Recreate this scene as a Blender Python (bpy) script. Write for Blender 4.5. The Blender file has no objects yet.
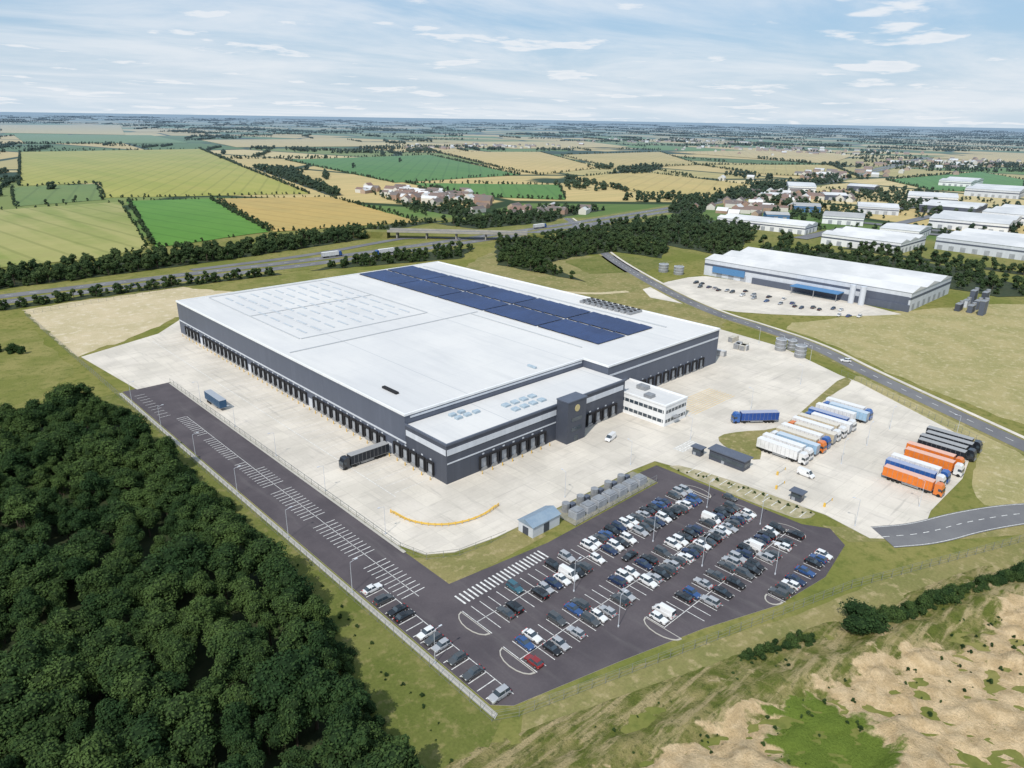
import bpy, math, random
import numpy as np
from mathutils import Vector, Matrix, noise
random.seed(7); rng=np.random.default_rng(7)
scn=bpy.context.scene; COL=scn.collection
# ------------------------------------------------------------ camera
az=math.radians(46.1); th=math.radians(20.5); rho=math.radians(0.93)
F=Vector((math.cos(az),math.sin(az),0)); R=Vector((math.sin(az),-math.cos(az),0)); Z=Vector((0,0,1))
fw=F*math.cos(th)-Z*math.sin(th); up=F*math.sin(th)+Z*math.cos(th)
r=R*math.cos(rho)+up*math.sin(rho); u=up*math.cos(rho)-R*math.sin(rho)
cd=bpy.data.cameras.new('drone_camera'); cam=bpy.data.objects.new('drone_camera',cd); COL.objects.link(cam)
cd.lens=710*36/1024; cd.sensor_width=36; cd.clip_end=90000; cd.clip_start=1
m=Matrix((r,u,-fw)).transposed().to_4x4(); m.translation=Vector((-113.5,-144.5,100)); cam.matrix_world=m
scn.camera=cam
# ------------------------------------------------------------ node helpers
def nd(nt,t,**k):
    n=nt.nodes.new(t)
    for a,b in k.items(): setattr(n,a,b)
    return n
def setin(nt,s,v):
    if hasattr(v,'links'): nt.links.new(v,s)
    else: s.default_value=v
def mth(nt,op,a,b=None,c=None):
    n=nd(nt,'ShaderNodeMath',operation=op); setin(nt,n.inputs[0],a)
    if b is not None: setin(nt,n.inputs[1],b)
    if c is not None: setin(nt,n.inputs[2],c)
    return n.outputs[0]
def mix(nt,f,a,b,bt='MIX'):
    n=nd(nt,'ShaderNodeMix',data_type='RGBA',blend_type=bt); setin(nt,n.inputs[0],f)
    for s,v in ((n.inputs[6],a),(n.inputs[7],b)):
        if isinstance(v,(tuple,list)) and len(v)==3: v=(*v,1)
        setin(nt,s,v)
    return n.outputs[2]
def smooth(nt,v,a,b):
    n=nd(nt,'ShaderNodeMapRange',interpolation_type='SMOOTHSTEP'); setin(nt,n.inputs[0],v)
    n.inputs[1].default_value=a; n.inputs[2].default_value=b; return n.outputs[0]
def noi(nt,vec,scale,detail=4,rough=.55,dist=0):
    n=nd(nt,'ShaderNodeTexNoise'); nt.links.new(vec,n.inputs['Vector']); n.inputs['Scale'].default_value=scale
    n.inputs['Detail'].default_value=detail; n.inputs['Roughness'].default_value=rough; n.inputs['Distortion'].default_value=dist
    return n.outputs[0]
def pos(nt): return nd(nt,'ShaderNodeNewGeometry').outputs['Position']
def mapping(nt,v,rot=0,scale=(1,1,1)):
    n=nd(nt,'ShaderNodeMapping'); nt.links.new(v,n.inputs[0]); n.inputs['Rotation'].default_value=(0,0,rot); n.inputs['Scale'].default_value=scale
    return n.outputs[0]
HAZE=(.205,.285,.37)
def haze(nt,c):  # aerial haze painted into the base colour, stronger with distance from the origin
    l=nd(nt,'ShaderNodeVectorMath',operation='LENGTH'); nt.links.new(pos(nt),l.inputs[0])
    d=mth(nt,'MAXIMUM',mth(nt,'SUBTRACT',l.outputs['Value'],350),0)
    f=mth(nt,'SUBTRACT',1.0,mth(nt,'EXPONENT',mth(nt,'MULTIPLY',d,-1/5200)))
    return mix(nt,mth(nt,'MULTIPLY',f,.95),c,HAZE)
def newmat(name):
    mt=bpy.data.materials.new(name); mt.use_nodes=True; nt=mt.node_tree
    return mt,nt,nt.nodes['Principled BSDF']
def M(name,c1,c2=None,scale=.15,rough=.85,fine=3.0,fa=.12,bump=0,hz=False,metal=0,coat=0,spec=.3,post=None):
    mt,nt,b=newmat(name); p=pos(nt)
    col=None
    if c2 is not None: col=mix(nt,smooth(nt,noi(nt,p,scale,5,.6),.36,.64),c1,c2)
    else:
        col=mix(nt,0.0,c1,c1)
    if fine:
        f=noi(nt,p,fine,3); v=mth(nt,'MULTIPLY_ADD',f,2*fa,1-fa)
        cb=nd(nt,'ShaderNodeCombineColor'); [nt.links.new(v,cb.inputs[i]) for i in range(3)]
        col=mix(nt,1.0,col,cb.outputs[0],'MULTIPLY')
        if bump:
            bp=nd(nt,'ShaderNodeBump'); bp.inputs['Strength'].default_value=bump; bp.inputs['Distance'].default_value=.3
            nt.links.new(f,bp.inputs['Height']); nt.links.new(bp.outputs[0],b.inputs['Normal'])
    if post: col=post(nt,p,col)
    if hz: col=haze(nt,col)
    nt.links.new(col,b.inputs['Base Color']); b.inputs['Roughness'].default_value=rough
    b.inputs['Metallic'].default_value=metal; b.inputs['Coat Weight'].default_value=coat; b.inputs['Specular IOR Level'].default_value=spec
    return mt
# ------------------------------------------------------------ mesh builder
class MB:
    def __init__(s): s.v=[]; s.f=[]; s.m=[]
    def add(s,vs,fs,mi=0):
        o=len(s.v); s.v+= [tuple(x) for x in vs]; s.f+=[tuple(i+o for i in f) for f in fs]; s.m+=[mi]*len(fs)
    def box(s,x0,x1,y0,y1,z0,z1,mi=0,bottom=True):
        vs=[(x0,y0,z0),(x1,y0,z0),(x1,y1,z0),(x0,y1,z0),(x0,y0,z1),(x1,y0,z1),(x1,y1,z1),(x0,y1,z1)]
        fs=[(4,5,6,7),(0,1,5,4),(1,2,6,5),(2,3,7,6),(3,0,4,7)]
        if bottom: fs.append((3,2,1,0))
        s.add(vs,fs,mi)
    def frus(s,a,b,z0,z1,mi=0,top=None):
        (x0,x1,y0,y1),(X0,X1,Y0,Y1)=a,b
        vs=[(x0,y0,z0),(x1,y0,z0),(x1,y1,z0),(x0,y1,z0),(X0,Y0,z1),(X1,Y0,z1),(X1,Y1,z1),(X0,Y1,z1)]
        s.add(vs,[(0,1,5,4),(1,2,6,5),(2,3,7,6),(3,0,4,7)],mi); s.add(vs,[(4,5,6,7)],mi if top is None else top)
    def cyl(s,c,ra,z0,z1,n=12,mi=0,axis='z',r2=None):
        r2=ra if r2 is None else r2; vs=[]
        for z,q in ((z0,ra),(z1,r2)):
            for i in range(n):
                t=2*math.pi*i/n; a,b=math.cos(t)*q,math.sin(t)*q
                vs.append((c[0]+a,c[1]+b,z) if axis=='z' else ((c[0]+a,z,c[1]+b) if axis=='y' else (z,c[0]+a,c[1]+b)))
        s.add(vs,[(i,(i+1)%n,n+(i+1)%n,n+i) for i in range(n)]+[tuple(range(n,2*n)),tuple(range(n-1,-1,-1))],mi)
    def tube(s,p,q,r0,r1,n=5,mi=0):
        p=Vector(p); q=Vector(q); d=(q-p).normalized(); a=d.orthogonal().normalized(); b=d.cross(a); vs=[]
        for c,rr in ((p,r0),(q,r1)):
            for i in range(n):
                t=2*math.pi*i/n; vs.append(c+a*math.cos(t)*rr+b*math.sin(t)*rr)
        s.add(vs,[(i,(i+1)%n,n+(i+1)%n,n+i) for i in range(n)],mi)
    def prism(s,pts,z0,z1,mi=0,side=None,top=True):
        n=len(pts); side=mi if side is None else side
        s.add([(x,y,z0) for x,y in pts]+[(x,y,z1) for x,y in pts],[(i,(i+1)%n,n+(i+1)%n,n+i) for i in range(n)],side)
        if top: s.add([(x,y,z1) for x,y in pts],[tuple(range(n))],mi)
    def mesh(s,name,mats,smooth=False):
        me=bpy.data.meshes.new(name); me.from_pydata(s.v,[],s.f)
        for q in mats: me.materials.append(q)
        me.polygons.foreach_set('material_index',s.m)
        if smooth: me.polygons.foreach_set('use_smooth',[True]*len(s.f))
        me.update(); return me
    def obj(s,name,mats,parent=None,smooth=False): return ob(name,s.mesh(name,mats,smooth),parent)
def ob(name,me,parent=None,loc=(0,0,0),rz=0,sc=None):
    o=bpy.data.objects.new(name,me); COL.objects.link(o); o.location=loc; o.rotation_euler=(0,0,rz)
    if sc: o.scale=sc if isinstance(sc,tuple) else (sc,sc,sc)
    if parent: o.parent=parent
    return o
def empty(name,loc=(0,0,0)): return ob(name,None,loc=loc)
def chaikin(p,it=2,closed=True):
    for _ in range(it):
        q=[]; n=len(p)
        for i in range(n if closed else n-1):
            a,b=p[i],p[(i+1)%n]
            q+=[(a[0]*.75+b[0]*.25,a[1]*.75+b[1]*.25),(a[0]*.25+b[0]*.75,a[1]*.25+b[1]*.75)]
        if not closed: q=[p[0]]+q+[p[-1]]
        p=q
    return p
def ccw(p):
    return p if sum(p[i][0]*p[(i+1)%len(p)][1]-p[(i+1)%len(p)][0]*p[i][1] for i in range(len(p)))>0 else p[::-1]
def jit(p,amp,step):
    q=[]
    for i in range(len(p)):
        a,b=Vector(p[i]),Vector(p[(i+1)%len(p)]); n=max(1,int((b-a).length/step))
        for k in range(n):
            c=a.lerp(b,k/n); w=noise.noise(Vector((c.x*.13,c.y*.13,3)))+.6*noise.noise(Vector((c.x*.5,c.y*.5,8)))
            w2=noise.noise(Vector((c.x*.13,c.y*.13,33)))+.6*noise.noise(Vector((c.x*.5,c.y*.5,38)))
            q.append((c.x+w*amp,c.y+w2*amp))
    return q
def sheet(name,pts,z,mat,ch=0,j=0,step=4,kerb=None,parent=None):
    if ch: pts=chaikin(pts,ch)
    if j: pts=jit(pts,j,step)
    pts=ccw(pts); b=MB()
    if kerb: b.prism(pts,0,z,0,1); return b.obj(name,[mat,kerb],parent)
    b.add([(x,y,z) for x,y in pts],[tuple(range(len(pts)))]); return b.obj(name,[mat],parent)
def ribpts(p,w):
    L=[];Rr=[]
    for i in range(len(p)):
        a=Vector(p[max(0,i-1)]); c=Vector(p[min(len(p)-1,i+1)]); t=(c-a).normalized(); n=Vector((-t.y,t.x))
        q=Vector(p[i]); L.append(q+n*w/2); Rr.append(q-n*w/2)
    return L,Rr
def ribbon(name,p,w,z,mat,it=3,parent=None,off=0,zf=None):
    if it: p=chaikin(p,it,False)
    if off:
        L,_=ribpts(p,2*off); p=[tuple(v) for v in L]
    L,Rr=ribpts(p,w); b=MB(); n=len(p); zz=[(zf(v) if zf else z) for v in p]
    b.add([(v.x,v.y,zz[i]) for i,v in enumerate(L)]+[(v.x,v.y,zz[i]) for i,v in enumerate(Rr)],[(i,n+i,n+i+1,i+1) for i in range(n-1)])
    return b.obj(name,[mat],parent)
def dashes(name,p,w,z,mat,on=3,offl=6,off=0,it=3):
    p=chaikin(p,it,False) if it else p
    if off: L,_=ribpts(p,2*off); p=[tuple(v) for v in L]
    b=MB(); acc=0
    for i in range(len(p)-1):
        a,c=Vector(p[i]),Vector(p[i+1]); ln=(c-a).length; 
        if ln<1e-6: continue
        t=(c-a)/ln; n=Vector((-t.y,t.x))*w/2; s=-acc
        while s<ln:
            s0=max(s,0); s1=min(s+on,ln)
            if s1>s0:
                q0=a+t*s0; q1=a+t*s1; b.add([(q0.x+n.x,q0.y+n.y,z),(q0.x-n.x,q0.y-n.y,z),(q1.x-n.x,q1.y-n.y,z),(q1.x+n.x,q1.y+n.y,z)],[(0,1,2,3)])
            s+=on+offl
        acc=(ln-s+on+offl) if s>ln else 0; acc=acc%(on+offl)
    return b.obj(name,[mat])
def inp(x,y,P):
    c=False; n=len(P); j=n-1
    for i in range(n):
        if (P[i][1]>y)!=(P[j][1]>y) and x<(P[j][0]-P[i][0])*(y-P[i][1])/(P[j][1]-P[i][1])+P[i][0]: c=not c
        j=i
    return c
# ------------------------------------------------------------ materials
def joints(sx,sy,dark=.8,w=.012):
    def f(nt,p,col):
        br=nd(nt,'ShaderNodeTexBrick',offset=0); nt.links.new(p,br.inputs['Vector'])
        br.inputs['Color1'].default_value=(1,1,1,1); br.inputs['Color2'].default_value=(.91,.91,.92,1); br.inputs['Mortar'].default_value=(dark,dark,dark,1)
        br.inputs['Scale'].default_value=1; br.inputs['Mortar Size'].default_value=w*sx; br.inputs['Brick Width'].default_value=sx; br.inputs['Row Height'].default_value=sy
        c=mix(nt,1.0,col,br.outputs[0],'MULTIPLY')
        st=smooth(nt,noi(nt,mapping(nt,p,0,(.12,.5,1)),.5,5,.6),.5,.75)
        c=mix(nt,mth(nt,'MULTIPLY',st,.3),c,(.36,.33,.29))
        st=smooth(nt,noi(nt,mapping(nt,p,.75,(.9,.07,1)),.8,4,.6,.4),.55,.72)
        c=mix(nt,mth(nt,'MULTIPLY',st,.28),c,(.22,.21,.2))
        st=smooth(nt,noi(nt,mapping(nt,p,0,(.06,1.3,1)),.7,4,.6,.6),.58,.74)
        return mix(nt,mth(nt,'MULTIPLY',st,.3),c,(.2,.19,.18))
    return f
m_conc=M('concrete_yard',(.65,.60,.525),(.54,.50,.435),.05,.9,fine=1.5,fa=.07,post=joints(6,6,.84,.012))
def tyre(nt,p,col):
    st=smooth(nt,noi(nt,mapping(nt,p,0,(1,.12,1)),.35,5,.6),.5,.8)
    return mix(nt,mth(nt,'MULTIPLY',st,.4),col,(.15,.14,.14))
m_asph=M('asphalt',(.070,.061,.069),(.092,.080,.088),.08,.92,fine=2.0,fa=.14,post=tyre)
m_road=M('road_asphalt',(.13,.13,.14),(.17,.17,.175),.05,.9,fine=2,fa=.08,hz=True)
m_kerb=M('kerb_concrete',(.42,.4,.36),fine=1)
m_white=M('white_paint',(.74,.74,.72),(.46,.46,.45),1.6,.7,fine=4)
m_yell=M('yellow_paint',(.72,.45,.07),(.6,.4,.1),1.0,fine=3)
m_gravel=M('gravel_strip',(.4,.35,.24),(.27,.25,.14),.4,.95,fine=4,fa=.2)
def grassm(name,a,b,c,s=.06,bump=.5,hz=True):
    def pst(nt,p,col):
        col=mix(nt,smooth(nt,noi(nt,p,s*6,6,.65),.5,.68),col,c)
        st=noi(nt,mapping(nt,p,.4,(.04,.9,1)),1.0,3)
        return mix(nt,mth(nt,'MULTIPLY',smooth(nt,st,.5,.7),.3),col,a)
    return M(name,a,b,s,.95,fine=1.6,fa=.3,bump=bump,hz=hz,post=pst,spec=.1)
m_grass=grassm('meadow_grass',(.15,.16,.042),(.23,.21,.075),(.115,.13,.034))
m_dry=grassm('dry_grass',(.35,.30,.15),(.27,.25,.11),(.43,.375,.225))
m_olive=grassm('olive_grass',(.24,.21,.09),(.17,.17,.06),(.33,.275,.145))
m_lush=grassm('lush_grass',(.105,.125,.030),(.155,.16,.048),(.21,.19,.075))
m_soil=grassm('bare_soil',(.50,.42,.28),(.42,.36,.22),(.56,.49,.36),.04)
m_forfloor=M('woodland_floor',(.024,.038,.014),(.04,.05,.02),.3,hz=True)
# ground with patchwork of fields
mt,nt,b=newmat('countryside_ground'); p=pos(nt)
pw=mapping(nt,p,.5,(1/300,1/520,1))
v=nd(nt,'ShaderNodeTexVoronoi',voronoi_dimensions='2D'); nt.links.new(pw,v.inputs['Vector']); v.inputs['Scale'].default_value=1; v.inputs['Randomness'].default_value=.85
v2=nd(nt,'ShaderNodeTexVoronoi',voronoi_dimensions='2D',feature='DISTANCE_TO_EDGE'); nt.links.new(pw,v2.inputs['Vector']); v2.inputs['Scale'].default_value=1; v2.inputs['Randomness'].default_value=.85
sp=nd(nt,'ShaderNodeSeparateColor'); nt.links.new(v.outputs['Color'],sp.inputs[0])
cr=nd(nt,'ShaderNodeValToRGB'); nt.links.new(sp.outputs[0],cr.inputs[0]); cr.color_ramp.interpolation='CONSTANT'
cs=[(0,(.07,.13,.035)),(.12,(.10,.17,.045)),(.22,(.16,.20,.055)),(.36,(.50,.38,.17)),(.58,(.08,.14,.035)),(.66,(.40,.33,.14)),(.82,(.10,.19,.04)),(.88,(.54,.43,.22))]
el=cr.color_ramp.elements
el[0].color=(*cs[0][1],1); el[1].position=cs[1][0]; el[1].color=(*cs[1][1],1)
for q,c in cs[2:]: e=el.new(q); e.color=(*c,1)
st=noi(nt,mapping(nt,p,.8,(.003,.05,1)),1,3)
fc=mix(nt,mth(nt,'MULTIPLY',smooth(nt,st,.35,.65),.3),cr.outputs[0],(.2,.22,.08))
hed=mth(nt,'SUBTRACT',1.0,smooth(nt,v2.outputs['Distance'],.02,.045))
fc=mix(nt,hed,fc,(.03,.05,.018))
wd=smooth(nt,noi(nt,p,.0011,5,.6),.57,.60); fc=mix(nt,wd,fc,(.028,.05,.02))
near=mix(nt,smooth(nt,noi(nt,p,.02,6,.6),.35,.65),(.145,.16,.042),(.225,.205,.075))
near=mix(nt,smooth(nt,noi(nt,p,.3,6,.65),.45,.7),near,(.115,.135,.036))
l=nd(nt,'ShaderNodeVectorMath',operation='DISTANCE'); nt.links.new(p,l.inputs[0]); l.inputs[1].default_value=(130,20,0)
g=mix(nt,smooth(nt,l.outputs['Value'],480,520),near,fc)
f=noi(nt,p,1.4,4,.6); cb=nd(nt,'ShaderNodeCombineColor'); vv=mth(nt,'MULTIPLY_ADD',f,.5,.75); [nt.links.new(vv,cb.inputs[i]) for i in range(3)]
g=mix(nt,1.0,g,cb.outputs[0],'MULTIPLY')
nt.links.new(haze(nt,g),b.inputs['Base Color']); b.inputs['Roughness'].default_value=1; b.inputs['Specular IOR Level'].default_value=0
m_ground=mt
S=60000
gb=MB(); gb.add([(-S,-S,0),(S,-S,0),(S,S,0),(-S,S,0)],[(0,1,2,3)]); gb.obj('ground',[m_ground])
# ------------------------------------------------------------ fields
def fieldm(name,c1,c2,rot,per=24,amt=.35):
    def pst(nt,p,col):
        w=noi(nt,mapping(nt,p,rot,(1/per,.002,1)),1,2)
        col=mix(nt,mth(nt,'MULTIPLY',smooth(nt,w,.42,.6),amt),col,c2)
        w=noi(nt,p,.02,5,.65); col=mix(nt,mth(nt,'MULTIPLY',smooth(nt,w,.5,.7),.35),col,tuple(x*.75 for x in c2))
        wv=nd(nt,'ShaderNodeTexWave'); nt.links.new(mapping(nt,p,rot,(1,1,1)),wv.inputs[0]); wv.inputs['Scale'].default_value=.32/per; wv.inputs['Distortion'].default_value=.3
        return mix(nt,mth(nt,'MULTIPLY',smooth(nt,wv.outputs[1],.9,1),.35),col,tuple(x*.6 for x in c1))
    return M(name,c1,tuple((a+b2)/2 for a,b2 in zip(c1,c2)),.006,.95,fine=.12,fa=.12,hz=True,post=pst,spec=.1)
FL=[('yg',[(294,2121),(756,2129),(517,1285),(373,762),(146,859),(200,1080),(99,1088)],(.27,.28,.05),(.37,.33,.08),.5),
('gg',[(85,1061),(43,817),(138,837),(192,1066)],(.12,.18,.05),(.16,.21,.06),.3),
('st',[(26,795),(147,803),(68,459),(27,437),(-34,439),(-120,445),(-90,790)],(.20,.235,.06),(.40,.35,.15),-.1),
('br',[(158,809),(243,776),(178,480),(71,456)],(.085,.20,.03),(.115,.24,.04),-.2),
('go',[(250,772),(375,713),(326,451),(182,477)],(.45,.31,.10),(.36,.28,.10),-.2),
('g6',[(711,1499),(1171,1540),(863,858),(567,842)],(.07,.165,.035),(.10,.195,.045),.7),
('g7',[(580,830),(767,666),(605,506),(537,600)],(.08,.18,.035),(.10,.2,.04),.7),
('g8',[(1299,1681),(1618,1541),(1164,913),(896,837),(967,1026)],(.50,.37,.15),(.42,.33,.12),1),
('g9',[(883,761),(1139,784),(1046,483),(794,420),(757,480)],(.46,.35,.13),(.38,.31,.11),1.1),
('ga',[(1529,1371),(2025,1363),(1480,858),(1180,880)],(.46,.35,.14),(.34,.29,.10),1.1),
('gb',[(1480,858),(1805,677),(1396,438),(1309,584)],(.44,.35,.13),(.32,.27,.09),1.1),
('gc',[(1387,387),(1864,350),(1653,217),(1259,132),(1222,255)],(.08,.19,.04),(.1,.21,.05),1.1),
('gd',[(972,6366),(1861,6666),(1006,3667),(582,4068)],(.5,.4,.18),(.45,.36,.16),1),
('ge',[(582,3800),(1100,3600),(900,2600),(420,2700)],(.12,.2,.06),(.15,.2,.06),1),
('gf',[(1060,2910),(1700,2900),(1400,2100),(900,2200)],(.48,.38,.18),(.4,.33,.14),1),
('gh',[(-900,1900),(60,2100),(50,1200),(-700,1200)],(.38,.31,.13),(.3,.27,.1),1),
('gi',[(2050,1350),(2700,1250),(2350,850),(1850,700)],(.5,.38,.17),(.4,.33,.14),1),
('gj',[(1900,2400),(2700,2300),(2300,1700),(1700,1750)],(.5,.39,.18),(.4,.33,.14),1),
('gk',[(2600,700),(3500,600),(3200,250),(2400,380)],(.5,.38,.17),(.4,.33,.14),1)]
for i,(k,P,c1,c2,ro) in enumerate(FL):
    sheet('field',P,.25+.03*i,fieldm('crop_'+k,c1,c2,ro),j=3,step=20)
# near patches
sheet('bare_ground',[(-47.5,303),(-20,306),(36,304),(62,262),(56,222),(8,236),(-18,214),(-47,198),(-47.5,240)],.03,m_soil,j=2.5)
sheet('bare_ground',[(46,216),(70,250),(165,222),(158,208),(46,214)],.028,m_olive,j=2.5)
sheet('meadow',[(236,22),(292,-1),(330,-16),(400,-50),(430,-110),(300,-170),(190,-150),(176,-112),(207,-42),(230,-8)],.03,m_dry,ch=1,j=2)
sheet('verge_grass',[(160,40),(170,215),(300,300),(330,240),(262,110),(236,45),(205,36)],.035,m_olive,ch=1,j=4)
sheet('verge_grass',[(186,-40),(150,-46),(130,-60),(150,-98),(118,-103),(100,-112),(125,-130),(170,-95),(194,-45)],.037,m_dry,ch=1,j=1)
sheet('verge_grass',[(57,-92),(72,-105),(95,-122),(60,-108),(20,-96),(-40,-74),(-46,-78),(10,-100),(60,-118),(100,-134),(120,-128),(100,-110),(74,-100),(60,-84)],.03,m_olive,j=.8,step=3)
sheet('verge_grass',[(-30,-22),(-22,-29),(-12,-31),(4,-30),(2,-38),(-33,-38),(-31,-25)],.04,m_olive,j=.3,step=3)
sheet('verge_grass',[(-55,140),(-48,140),(-47,-74),(-55,-78),(-75,-110),(-100,-140),(-70,-60),(-56,-20)],.03,m_lush,j=.8)
sheet('meadow',[(-170,290),(-52,292),(-52,140),(-170,135)],.03,m_grass,ch=1,j=3)
sheet('meadow',[(-60,316),(120,303),(200,240),(165,226),(70,252),(38,306),(-60,306)],.045,m_grass,j=2)
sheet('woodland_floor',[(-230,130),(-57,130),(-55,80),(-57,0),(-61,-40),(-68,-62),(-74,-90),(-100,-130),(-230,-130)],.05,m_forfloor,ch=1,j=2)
sheet('field',[(285,215),(330,208),(350,160),(300,150),(262,170)],.06,m_lush,j=2)
sheet('concrete_yard',[(236,116),(300,122),(326,112),(322,-20),(292,-2),(262,26),(242,56)],.05,m_conc,ch=1)
# ------------------------------------------------------------ site paving
sheet('concrete_yard',[(-46,196),(-41,139),(-28.6,139),(-28.5,-16),(-26,-24),(-20,-28),(-8,-30),(12,-30.5),(48,-30.5),(58,-31.5),(60,-40),(64,-60),(66,-82),(63,-95),(72,-104),(90,-101),(118,-101),(150,-96),(181,-45),(184,-36),(203,0),(208,36),(165,40),(159,206),(40,212),(10,232),(-9,211)],.12,m_conc,kerb=m_kerb)
sheet('grass_island',[(184,-37.5),(150,-41.5),(120,-45.5),(108,-44.5),(99,-38),(90,-34.5),(85,-38),(82,-46),(82,-54),(89,-51),(95,-47.5),(108,-47),(122,-47),(158,-43.8),(180,-43.5)],.24,m_olive,ch=1,kerb=m_kerb)
sheet('truck_road',[(-46,140),(-29,140),(-29,-37),(0,-40.5),(47,-40.5),(48,-33),(56,-33.5),(56.5,-80),(60,-86),(55,-92),(38,-94.5),(20,-92),(1,-85),(-20,-79),(-43,-73),(-46,-70)],.07,m_asph,kerb=m_kerb)
sheet('concrete_path',[(-29.6,138),(-28.7,138),(-28.7,-20),(-29.6,-20)],.16,m_kerb)
sheet('concrete_path',[(-47.6,139),(-46.4,139),(-46.4,-72.5),(-47.6,-73)],.09,m_kerb)
sheet('planted_strip',[(57.4,-36),(62,-39),(65,-60),(65.5,-80),(60.5,-80),(57.4,-76)],.19,m_gravel,ch=1,kerb=m_kerb)
R2=[(470,380),(400,290),(330,215),(262,110),(234,55),(228,26),(217,-11),(196,-42),(160,-108),(135,-150),(100,-230)]
ribbon('verge',R2,12,.06,m_olive); ribbon('main_road',R2,8,.1,m_road); ribbon('cycle_path',R2,2,.11,m_conc,off=6.2)
dashes('road_markings',R2,.25,.115,m_white,3,5)
R3=[(66,-97),(76,-104),(92,-110),(112,-121),(138,-145)]
ribbon('access_road',R3,10,.135,m_road); dashes('road_markings',R3,.22,.145,m_white,2,2); 
for o_ in (4.6,-4.6): ribbon('road_markings',R3,.18,.145,m_white,off=o_)
A1=[(-1500,352),(-400,345),(0,336),(150,326),(290,332),(430,340),(700,364),(1300,440),(2600,700)]
ribbon('motorway_verge',A1,46,.09,m_grass)
for o_ in (8,-8):
    ribbon('motorway',A1,11,.2,m_road,off=o_)
    dashes('road_markings',A1,.35,.215,m_white,4,8,off=o_)
ribbon('slip_road',[(60,352),(150,352),(230,372),(262,376),(330,305),(420,318),(520,340)],8,.22,m_road)
ribbon('access_track',[(240,120),(215,130),(190,180),(200,220)],5,.08,m_soil)
# bay markings
mk=MB(); ZM=.078
def line(x0,x1,y0,y1,z=ZM,mi=0): mk.add([(x0,y0,z),(x1,y0,z),(x1,y1,z),(x0,y1,z)],[(0,1,2,3)],mi)
y=100; i=0
while y>-36:
    if i%14<12: line(-40.2,-37.0,y,y+.2)
    if y<46 and i%14<12: line(-36.6,-33.9,y,y+.2)
    y-=1.7; i+=1
y=132
while y>104: line(-44,-40.5,y,y+.18); y-=3
line(-36.85,-36.72,-36,100)
y=-26
while y>-71: line(-45.6,-41.2,y,y+.2); y-=2.5
line(-41.15,-41,-71,-26)
x=-31
while x<-4: line(x,x+.45,-45,-41.3); x+=1.25
ROWS=[(-46.4,-51.0,-33,50),(-51.4,-56.0,-33,50),(-60.5,-65.1,-34,50),(-65.5,-70.1,-34,50),(-74.4,-79,-5,50),(-79.4,-83.8,3,50),(-88.4,-92.6,22,48)]
for (ya,yb,x0,x1) in ROWS:
    x=x0
    while x<=x1: line(x,x+.17,yb,ya); x+=2.5
for yy,x0,x1 in ((-51.28,-33,50),(-65.38,-34,50),(-79.28,-5,50)): line(x0,x1,yy,yy+.16)
for xx in (90,95,100,105,110,115,120,125,130,135,140,145,150): line(xx-.1,xx+.1,-64,-48,.135)
for i in range(12): line(98+i*5,98.2+i*5,-98,-83,.135)
for i in range(14): line(59.3,63.5,-78+i*2.7,-77.8+i*2.7,.2)
for i in range(9): line(70+i*1.1,70.6+i*1.1,-34,-30,.135)
for i in range(40): line(-14,-1,6+i*4.85,6.14+i*4.85,.135)
line(-15.2,-15,4,200,.135)
for i in range(10): line(100,128,-8-i*1.2,-7.8-i*1.2,.135,1)
mk.obj('parking_bay_markings',[m_white,m_yell])
# row end islands
def island(x,y0,y1,s):
    n=8; yc=(y0+y1)/2; ry=abs(y1-y0)/2
    pts=[(x+s*(2.6*math.cos(t)),yc+ry*math.sin(t)) for t in [(-.5+i/n)*math.pi for i in range(n+1)]]
    pi=[(x+s*.2+s*(2.2*math.cos(t)),yc+(ry-.4)*math.sin(t)) for t in [(-.5+i/n)*math.pi for i in range(n+1)]]
    e=empty('kerb_island'); sheet('kerb',pts,.2,m_kerb,kerb=m_kerb,parent=e); sheet('infill',pi,.215,m_asph,parent=e)
for a in ((-33.3,-56,-46.4,-1),(-34.3,-70.1,-60.5,-1),(-5.3,-83.8,-74.4,-1),(50.5,-56,-46.4,1),(50.5,-70.1,-60.5,1),(50.5,-83.8,-74.4,1),(21.5,-92.4,-88.2,-1)): island(*a)
# ------------------------------------------------------------ warehouse
def cladding(name,c,rough=.5,per=.5,axis=0):
    def pst(nt,p,col):
        s=nd(nt,'ShaderNodeSeparateXYZ'); nt.links.new(p,s.inputs[0]); h=mth(nt,'ADD',s.outputs[0],s.outputs[1])
        l2=smooth(nt,mth(nt,'PINGPONG',h,3.0),2.94,2.99)
        d=smooth(nt,noi(nt,mapping(nt,p,0,(.5,.5,.06)),.7,4),.45,.8)
        col=mix(nt,mth(nt,'MULTIPLY',l2,.45),col,tuple(x*.45 for x in c))
        return mix(nt,mth(nt,'MULTIPLY',d,.22),col,tuple(min(1,x*1.6+.02) for x in c))
    return M(name,c,None,rough=rough,fine=.6,fa=.06,post=pst,spec=.4)
m_slate=cladding('slate_cladding',(.088,.103,.14)); m_slate2=cladding('dark_cladding',(.058,.067,.09))
m_lgrey=cladding('light_grey_cladding',(.52,.55,.60)); m_wclad=cladding('white_cladding',(.72,.73,.74))
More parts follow.
